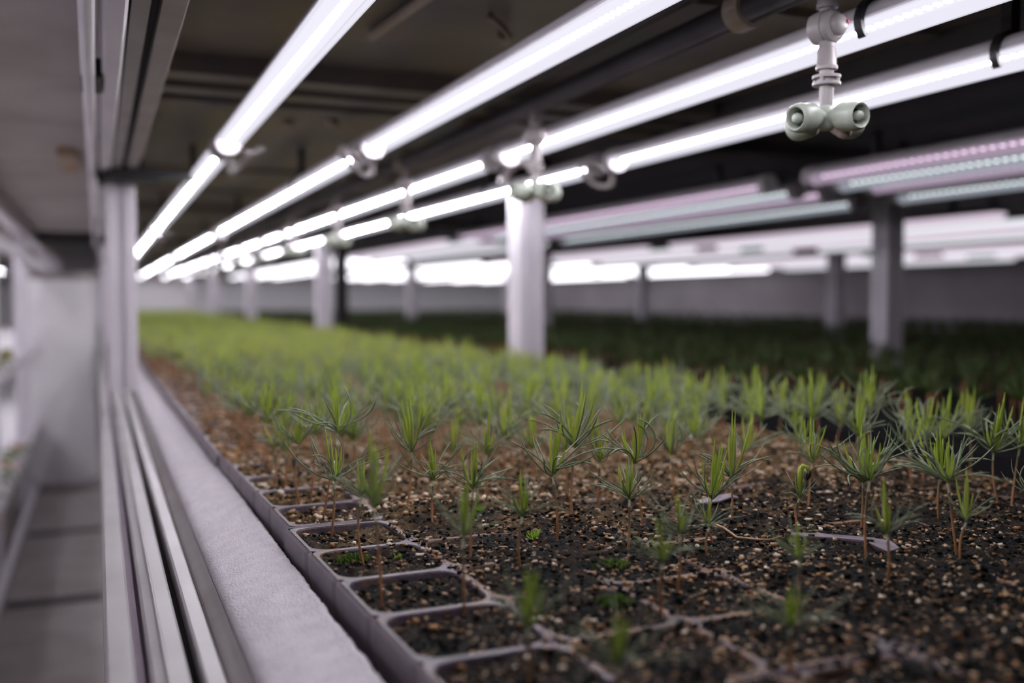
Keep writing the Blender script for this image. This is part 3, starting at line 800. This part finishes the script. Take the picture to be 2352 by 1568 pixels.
def proto(seed, nout, ninn, wide=1.0, sides=5, n=10, fat=1.0):
    g = random.Random(seed)
    o, t = MB(), MB()
    a0 = g.uniform(0, 6.28)
    for k in range(nout):
        az = a0 + k * 2 * PI / nout + g.uniform(-0.35, 0.35)
        s = g.random()
        if s < 0.45: e0, e1 = g.uniform(0.15, 0.75), g.uniform(0.6, 1.5)             # swings out, then turns up
        elif s < 0.72: e0, e1 = g.uniform(0.45, 0.95), g.uniform(-0.35, 0.4)          # arches over
        elif s < 0.90: e0, e1 = g.uniform(0.5, 0.95), g.uniform(0.6, 1.0)             # nearly straight, slanting
        else: e0, e1 = g.uniform(0.2, 0.6), g.uniform(1.9, 3.0)                       # curls back
        L = g.uniform(0.019, 0.034) * wide
        needle(o, (0, 0, g.uniform(-0.0006, 0.003)), az, e0, e1, L, 0.00037 * fat * g.uniform(0.85, 1.15), n, sides, g.uniform(-0.9, 0.9))
    for k in range(ninn):
        az = g.uniform(0, 6.28)
        e0 = g.uniform(1.40, 1.56); e1 = g.uniform(1.46, 1.68)
        L = 0.0275 * g.uniform(0.40, 1.0)
        if k % 4 == 0: e0, e1, L = g.uniform(1.0, 1.2), g.uniform(1.2, 1.6), L * 0.9
        q = g.uniform(0.0002, 0.0009)
        needle(t, (q * math.cos(az), q * math.sin(az), 0.0005), az, e0, e1, L, 0.00050 * fat * g.uniform(0.85, 1.15), max(5, n - 2), sides, g.uniform(-0.3, 0.3))
    return o, t

PROTO = []
for s in range(14):
    o, t = proto(100 + s, [15, 12, 17, 13][s % 4], [10, 8, 11, 9][s % 4])
    PROTO.append((o.mesh('needles', M['needle'], True), t.mesh('young_needles', M['tuft'], True)))
o, t = proto(300, 7, 10, 0.45, fat=1.2)
NARROW = (o.mesh('needles', M['needle'], True), t.mesh('young_needles', M['tuft'], True))
o, t = proto(301, 30, 15, 1.0)
BUSHY = (o.mesh('needles', M['needle'], True), t.mesh('young_needles', M['tuft'], True))
STEMS = []
for s in range(5):
    g = random.Random(50 + s)
    bx, by = g.uniform(-0.0022, 0.0022), g.uniform(-0.0018, 0.0018)
    pts = [(bx * math.sin(PI * i / 7), by * math.sin(PI * i / 7), i / 7) for i in range(8)]
    vs, fs = [], []
    for i, (x, y, z) in enumerate(pts):
        r = 0.00066 - 0.00012 * (i / 7)
        for k in range(7):
            vs.append((x + r * math.cos(2 * PI * k / 7), y + r * math.sin(2 * PI * k / 7), z))
    for i in range(7):
        for k in range(7):
            fs.append((i * 7 + k, i * 7 + (k + 1) % 7, (i + 1) * 7 + (k + 1) % 7, (i + 1) * 7 + k))
    fs.append(tuple(49 + k for k in range(7)))
    STEMS.append(MB().add(vs, fs).mesh('stem', M['stem'], True))

def soil_at(x, y):
    return float(soil_h(np.array([x]), np.array([y]))[0])

def seedling(x, y, dx, dy, wz, th, spread, label, group=None, pr=None, narrow=False):
    z0 = max(soil_at(x, y), -0.007) - 0.0015
    t = thing('pine_seedling', label, 'seedling', (x, y, z0), group)
    h = max(wz - z0, 0.006)
    st = link('stem', R.choice(STEMS), t)
    d = Vector((dx, dy, h))
    st.rotation_euler = d.to_track_quat('Z', 'Y').to_euler()
    st.scale = (1, 1, d.length)
    nd, tf = pr or (NARROW if narrow else R.choice(PROTO))
    q = R.uniform(0, 6.28)
    tilt = (R.uniform(-0.10, 0.10), R.uniform(-0.10, 0.10), q)
    sx = min(1.25, max(0.55, spread / 0.0195)); sz = min(1.35, max(0.55, th / 0.0275))
    if narrow: sx = 0.75
    for nm, me, sc in (('needles', nd, (sx, sx, 0.5 * (sx + sz))), ('young_needles', tf, (0.5 * (sx + sz), 0.5 * (sx + sz), sz))):
        o = link(nm, me, t); o.location = d; o.scale = sc; o.rotation_euler = tilt
    return t

NAMED = [
(0.1078, 0.5001, 0.0025, 0.0002, 0.0279, 0.0291, 0.02, 'upright pine seedling with bare orange stem in the corner cell behind the tray seam'),
(0.1144, 0.5521, 0.0086, -0.0015, 0.0456, 0.0261, 0.0244, 'tall leaning pine seedling rising just behind the crisp one at the tray corner'),
(0.1107, 0.5986, -0.0004, 0.0017, 0.0328, 0.0233, 0.0184, 'pine seedling with flat spreading needles, second cell in from the tray rim by the gap'),
(0.1056, 0.6528, -0.0004, 0.0012, 0.0232, 0.0227, 0.0142, 'small pine seedling standing against the tray rim by the dark gap'),
(0.1158, 0.5965, 0.0038, 0.0002, 0.0385, 0.0233, 0.0163, 'pine seedling with one dark hooked needle, between the leaning one and the rim'),
(0.1111, 0.6555, 0.0008, 0.0005, 0.0197, 0.0271, 0.0157, 'thin soft-looking pine seedling half hidden beside the smallest one at the rim'),
(0.1114, 0.4461, -0.0005, 0.0015, 0.0293, 0.0191, 0.0151, 'blurred short pine seedling with dull drooping needles before the orange stemmed one'),
(0.1032, 0.385, -0.0022, 0.0026, 0.0367, 0.0355, 0.0149, 'blurred tall pine seedling with pale orange stem and long vertical bright tuft'),
(0.1601, 0.5406, 0.0031, 0.0003, 0.0341, 0.0324, 0.0193, 'pine seedling with wide V of needles behind the long vertical bright tuft'),
(0.1641, 0.5067, 0.001, 0.0006, 0.0229, 0.0241, 0.0176, 'short crisp pine seedling with star of straight needles, middle of the tray edge wall'),
(0.1582, 0.4309, 0.0016, 0.0008, 0.0316, 0.0233, 0.0178, 'pine seedling with dark straight tuft rising from a pale root collar'),
(0.1291, 0.359, -0.0, 0.0013, 0.0283, 0.027, 0.0024, 'blurred narrow green shoot without spread needles before the dark straight tuft'),
(0.209, 0.5411, 0.0, 0.0013, 0.0296, 0.0273, 0.0153, 'pine seedling with forked curling needles over the tan grit behind the dark tuft'),
(0.21, 0.6045, 0.0006, 0.0008, 0.0222, 0.0256, 0.0141, 'slim pine seedling between the wide V one and the forked curling one'),
(0.171, 0.4021, 0.0013, 0.0006, 0.0239, 0.022, 0.0135, 'blurred pine seedling with tuft slanting toward the tall orange stem'),
(0.2066, 0.4394, -0.0016, 0.0022, 0.0338, 0.0315, 0.0214, 'large sharp pine seedling with long orange stem beside the bright moss tuft'),
(0.2361, 0.4837, 0.002, 0.001, 0.0398, 0.0377, 0.0225, 'tallest sharp pine seedling with looped needles, touching the large orange stemmed one'),
(0.2579, 0.5374, 0.0005, 0.0011, 0.0288, 0.0265, 0.0157, 'pine seedling mostly hidden behind the two tallest sharp ones'),
(0.2589, 0.4958, 0.0014, 0.0007, 0.0287, 0.0246, 0.0152, 'small pine seedling with reddish stem just past the looped needle one'),
(0.2639, 0.4552, -0.0031, 0.0028, 0.0331, 0.0301, 0.0242, 'pine seedling with widest round crown of curved needles and curved stem'),
(0.232, 0.4141, 0.001, 0.0007, 0.0247, 0.02, 0.0167, 'blurred low pine seedling with droopy whorl below the widest round crown'),
(0.318, 0.5125, -0.001, 0.0016, 0.0265, 0.0302, 0.017, 'pine seedling with hooped needle and thick yellow tuft behind the round crown'),
(0.2773, 0.4091, -0.0006, 0.0013, 0.0222, 0.0312, 0.016, 'pine seedling with pale green tuft leaning behind the sideways bent one'),
(0.2614, 0.3905, 0.0008, 0.0003, 0.0138, 0.0163, 0.0126, 'short stubby pine seedling with needles bent sideways and orange stem'),
(0.3092, 0.4397, -0.0002, 0.0012, 0.0247, 0.0382, 0.0181, 'crisp pine seedling with two tall needle tips beside the purple plastic scrap'),
(0.2209, 0.3525, 0.0012, 0.0005, 0.0227, 0.019, 0.0058, 'blurred bright green shoot before the sideways bent seedling'),
(0.197, 0.325, 0.0006, 0.0006, 0.0199, 0.0175, 0.0047, 'blurred short green shoot low in front of the droopy whorl'),
(0.3289, 0.5985, 0.0006, 0.0013, 0.0343, 0.0209, 0.0179, 'soft pine seedling behind the widest round crown, tuft leaning'),
(0.3677, 0.5644, -0.0004, 0.0014, 0.0277, 0.0262, 0.0175, 'soft pine seedling standing behind the thick yellow tuft'),
(0.3873, 0.5358, 0.0011, 0.0005, 0.0212, 0.0331, 0.0176, 'pine seedling slanting away behind the two tall needle tips'),
(0.4351, 0.583, -0.0, 0.0015, 0.0338, 0.0323, 0.0186, 'soft tall pine seedling behind the slanting one'),
(0.4412, 0.5482, 0.0009, 0.0006, 0.0208, 0.0226, 0.0164, 'pine seedling with flat whorl behind the seed capped one'),
(0.3675, 0.4494, 0.0025, 0.0003, 0.0284, 0.0277, 0.0172, 'pine seedling with narrow bright tuft next to the seed capped shoot'),
(0.3369, 0.4195, 0.0005, 0.0005, 0.0159, 0.0194, 0.0091, 'new shoot with curled head and black seed hull still hanging on it'),
(0.3615, 0.4008, 0.0013, 0.0007, 0.0265, 0.0326, 0.0213, 'bushy pine seedling with rust red stem and dense bowl of needles'),
(0.3233, 0.3548, 0.0019, 0.0009, 0.0371, 0.0257, 0.016, 'pine seedling merging with the bushy rust stemmed one, grey stem'),
(0.4415, 0.4924, 0.0006, 0.0013, 0.0343, 0.0261, 0.0179, 'tall soft pine seedling directly behind the bushy pair'),
(0.5257, 0.5722, 0.0, 0.0018, 0.0395, 0.035, 0.0199, 'high pine seedling behind the bushy pair against the dark gap'),
(0.4571, 0.5545, 0.0, 0.0017, 0.0369, 0.0384, 0.0175, 'large pale tuft rising behind the narrow bright one'),
(0.2481, 0.3096, 0.0012, 0.0004, 0.0194, 0.0143, 0.0051, 'blurred small shoot in the grit below the seed capped one'),
(0.3068, 0.3237, 0.0, 0.001, 0.0212, 0.0249, 0.0044, 'blurred slanting green shoot before the bushy pair'),
(0.418, 0.4046, 0.0008, 0.0007, 0.0235, 0.0325, 0.0231, 'wide pine seedling with tangled needles between the bushy pair and the bulky blurred one'),
(0.3659, 0.3429, -0.0033, 0.003, 0.0353, 0.0218, 0.0161, 'pine seedling crowding in front of the wide tangled one, bent brown stem'),
(0.362, 0.337, 0.0027, -0.0003, 0.0187, 0.0304, 0.0084, 'bulky blurred pine seedling with thick closed tuft and red stem'),
(0.4794, 0.4195, -0.0025, 0.0025, 0.0317, 0.035, 0.0227, 'sharp pine seedling with red stem and long arching needle toward the tangled one'),
(0.4829, 0.4142, 0.0049, -0.0005, 0.0348, 0.0298, 0.0188, 'pine seedling at the picture edge just beyond the red stemmed arching one'),
(0.4988, 0.4962, 0.0018, 0.0005, 0.0283, 0.0297, 0.0214, 'pine seedling with dark stem behind the wide tangled one'),
(0.477, 0.4823, -0.0024, 0.0021, 0.0249, 0.0296, 0.018, 'pine seedling with short red stem between the bushy pair and the tangled one'),
(0.5616, 0.5168, 0.0004, 0.001, 0.0253, 0.0363, 0.0198, 'pine seedling with brown stem behind the bulky blurred one'),
(0.4252, 0.3524, -0.0, 0.001, 0.0226, 0.0173, 0.0151, 'pine seedling cut by the picture edge, only its reaching needles in view'),
(0.1234, 0.2847, 0.0003, 0.0006, 0.0165, 0.0207, 0.0047, 'strongly blurred dark green shoot low before the moss mat'),
(0.1364, 0.2506, 0.0002, 0.0005, 0.0139, 0.0202, 0.0038, 'strongly blurred green shoot lowest of all at the picture bottom'),
(0.2051, 0.2588, 0.0002, 0.0005, 0.0141, 0.0127, 0.0042, 'faint blurred grey green shoot in the dark grit near the bottom'),
]
for i, (x, y, dx, dy, wz, th, sp, lab) in enumerate(NAMED):
    s = seedling(x, y, dx, dy, wz, th, sp, lab, None, BUSHY if 'bushy pine' in lab or 'tangled needles' in lab else PROTO[i % 14], sp < 0.0075)
    if 'seed hull' in lab:
        pts = [(dx, dy, wz + 0.002), (dx, dy, wz + 0.013), (dx + 0.0004, dy, wz + 0.0158), (dx + 0.002, dy, wz + 0.0172), (dx + 0.0042, dy - 0.001, wz + 0.0164), (dx + 0.0050, dy - 0.001, wz + 0.0136)]
        zz = s.location.z
        MB().tube([(a, b, c - zz) for a, b, c in pts], [0.0010, 0.0012, 0.0012, 0.0012, 0.0011, 0.0009], 10).build('curled_shoot', M['tuft'], s, smooth=True)
        MB().lathe([(0.0002, -0.0046), (0.0011, -0.0036), (0.0015, -0.0018), (0.0012, 0.0), (0.0004, 0.0008)], 10, Matrix.Translation((dx + 0.0052, dy - 0.001, wz + 0.0142 - zz)) @ Matrix.Rotation(0.25, 4, 'Y')).build('seed_hull', M['seed'], s, smooth=True)

cells = []
for j in range(130):
    y = 0.2575 + 0.0268 + j * 0.0539
    for i in range(NCX):
        x = float(edge(y)) + PX * (i + 0.5)
        if y > 6.98: continue
        px_, py_ = x + R.uniform(-0.009, 0.009), y + R.uniform(-0.010, 0.010)
        d = px_ * math.sin(YAW) + py_ * math.cos(YAW)
        if d < 0.655: continue
        if any((px_ - a[0]) ** 2 + (py_ - a[1]) ** 2 < 0.028 ** 2 for a in NAMED): continue
        r = R.random()
        if i == 0 and y < 1.7:
            if r < 0.4: continue
            px_ += 0.013
        if r < 0.05: continue
        cells.append((d, px_, py_))
        for q in range(2):
            if R.random() < (0.85, 0.45)[q]: cells.append((d, px_ + R.choice((-1, 1)) * R.uniform(0.006, 0.014), py_ + R.uniform(-0.014, 0.014)))
cells.sort()
NSINGLE = 300 - len(NAMED)
for d, x, y in cells[:NSINGLE]:
    if y < 0.86: lab, gr = 'softly blurred pine seedling in the rows right behind the sharp ones', 'softly blurred seedlings'
    elif y < 1.2: lab, gr = 'hazy pale green pine seedling in the middle rows of the bed', 'hazy seedlings of the middle rows'
    else: lab, gr = 'small blurred yellow green seedling level with or past the thick pale post', 'blurred seedlings past the thick post'
    seedling(x, y, R.uniform(-0.003, 0.003), R.uniform(-0.003, 0.003), R.uniform(0.017, 0.033), R.uniform(0.025, 0.036), R.uniform(0.019, 0.025), lab, gr)

# the rest of the bed melts into a green carpet
def low_seedling(g):
    o, t = MB(), MB()
    for k in range(9):
        needle(o, (0, 0, 0), k * 0.7 + g.uniform(-0.3, 0.3), g.uniform(0.2, 0.8), g.uniform(0.3, 1.2), g.uniform(0.019, 0.027), 0.00085, 4, 3, g.uniform(-0.5, 0.5))
    for k in range(7):
        needle(t, (0, 0, 0), g.uniform(0, 6.28), g.uniform(0.95, 1.4), g.uniform(1.2, 1.6), g.uniform(0.018, 0.03), 0.0010, 4, 3)
    return o, t
g = random.Random(9)
LOW = []
for k in range(6):
    o, t = low_seedling(g)
    st = MB().tube([(0, 0, -1), (0, 0, 0)], 0.0008, 3, 0, False)
    v = np.array(o.v + t.v + st.v); no, nt_ = len(o.v), len(t.v)
    f = np.array(o.f + [tuple(i + no for i in q) for q in t.f] + [tuple(i + no + nt_ for i in q) for q in st.f])
    mi = np.array([0] * len(o.f) + [1] * len(t.f) + [2] * len(st.f))
    LOW.append((v, f, mi))
def carpet(name, spots, mats, label):
    V, Fc, MI, o = [], [], [], 0
    for x, y, h, s in spots:
        v, f, mi = LOW[NR.randint(6)]
        a = NR.rand() * 6.283
        w = v.copy(); stm = w[:, 2] < -0.9
        w[:, :2] = v[:, :2] @ np.array([[math.cos(a), math.sin(a)], [-math.sin(a), math.cos(a)]]) * s
        w[:, 2] = np.where(stm, 0.0, h + v[:, 2] * s)
        w[:, 0] += x; w[:, 1] += y
        V.append(w); Fc.append(f + o); MI.append(mi); o += len(v)
    me = bpy.data.meshes.new(name); np_mesh(me, np.concatenate(V), np.concatenate(Fc), True, np.concatenate(MI))
    for m in mats: me.materials.append(m)
    return tag(link(name, me), label, 'seedlings', None, 'stuff')
carpet('seedling_carpet', [(x, y, R.uniform(0.018, 0.033), R.uniform(0.95, 1.3)) for d, x, y in cells[NSINGLE:]], [M['needle_far'], M['tuft_far'], M['stem']], 'green haze of far seedlings running to the end of the bed')
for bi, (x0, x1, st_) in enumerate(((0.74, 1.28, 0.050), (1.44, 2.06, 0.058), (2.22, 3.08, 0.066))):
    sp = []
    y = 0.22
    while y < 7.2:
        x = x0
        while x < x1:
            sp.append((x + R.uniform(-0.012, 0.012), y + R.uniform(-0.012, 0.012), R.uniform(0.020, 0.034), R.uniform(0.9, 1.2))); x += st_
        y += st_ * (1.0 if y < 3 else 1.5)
    carpet('seedling_carpet', sp, [M['shade_green'], M['shade_green'], M['stem']], 'seedlings in green darkened for shade, massed on the ' + ['first bench past the posts', 'second bench past the posts', 'bench by the grey wall'][bi])

# ------------------------------------------------------------------ small things on the soil
def star(name, x, y, s, m, label, n=26):
    g = random.Random(int(x * 1e4)); mb = MB()
    for k in range(n):
        needle(mb, (g.uniform(-0.3, 0.3) * s, g.uniform(-0.3, 0.3) * s, 0), g.uniform(0, 6.28), g.uniform(0.3, 1.3), g.uniform(0.6, 1.5), s * g.uniform(0.6, 1.2), s * 0.085, 5, 5)
    o = mb.build(name, m, smooth=True)
    o.location = (x, y, soil_at(x, y) - 0.0005)
    return tag(o, label, 'moss')

star('moss_tuft', 0.1992, 0.4512, 0.0052, M['moss'], 'bright lime moss star beside the long orange stem')
star('moss_tuft', 0.1961, 0.5206, 0.0050, M['moss'], 'bright moss star behind the dark straight tuft')
star('moss_tuft', 0.2174, 0.5808, 0.0046, M['moss'], 'soft round green moss star at the back, under the forked curling needles')
star('moss_tuft', 0.1277, 0.4478, 0.0036, M['moss'], 'tiny lime moss star right of the tall blurred stem'.replace('right of', 'past'), 16)
for x, y, s, lab in ((0.2119, 0.3929, 0.0085, 'dark green moss mat in front of the droopy whorl'), (0.1075, 0.452, 0.0080, 'dark moss mat in the corner of the second cell along the rim'), (0.1853, 0.3416, 0.0075, 'blurred dark moss mat low before the large dark shoot')):
    mb = MB(); gg = random.Random(int(s * 1e5))
    for k in range(90):
        a, rr = gg.uniform(0, 6.28), s * math.sqrt(gg.random())
        needle(mb, (rr * math.cos(a), rr * math.sin(a) * 0.7, 0.0022 * (1 - rr / s)), gg.uniform(0, 6.28), 0.6, 1.3, 0.0028, 0.0004, 4, 4)
    o = mb.build('moss_mat', M['moss_dark'], smooth=True); o.location = (x, y, soil_at(x, y) + 0.0002); tag(o, lab, 'moss')
pts = [(0.2937, 0.4353), (0.2940, 0.425), (0.2948, 0.4150), (0.2992, 0.4040), (0.3040, 0.4000), (0.3095, 0.3980)]
o = MB().tube([(x, y, max(soil_at(x, y), -0.001) + (0.0035 if i == 0 else 0.0016)) for i, (x, y) in enumerate(pts)], [0.0005, 0.0007, 0.0007, 0.0007, 0.0006, 0.0003], 6).build('fallen_needle', M['grit_tan'], smooth=True)
tag(o, 'long straw coloured fallen needle lying below the sideways bent seedling', 'needle')
def scrap(label, outline, z):
    mb = MB(); n = len(outline)
    zz = [max(soil_at(x, y), -0.002) + z + R.uniform(0, 0.0012) for x, y in outline]
    mb.add([(x, y, q) for (x, y), q in zip(outline, zz)] + [(x, y, q - 0.0009) for (x, y), q in zip(outline, zz)], [tuple(range(n)), tuple(range(n, 2 * n))[::-1]] + [(i, n + i, n + (i + 1) % n, (i + 1) % n) for i in range(n)])
    tag(mb.build('plastic_scrap', M['tray']), label, 'scrap')
scrap('purple plastic scrap of tray rim lying by the crisp two-tipped seedling', [(0.312, 0.474), (0.322, 0.4705), (0.334, 0.476), (0.340, 0.4765), (0.3375, 0.482), (0.341, 0.487), (0.333, 0.489), (0.3325, 0.4835), (0.322, 0.4765), (0.313, 0.4785)], 0.0022)
scrap('long dark plastic strip half sunk in grit below the bushy pair', [(0.318, 0.402), (0.328, 0.393), (0.337, 0.380), (0.340, 0.372), (0.346, 0.364), (0.345, 0.357), (0.339, 0.358), (0.334, 0.369), (0.330, 0.381), (0.322, 0.391), (0.315, 0.398)], 0.0004)
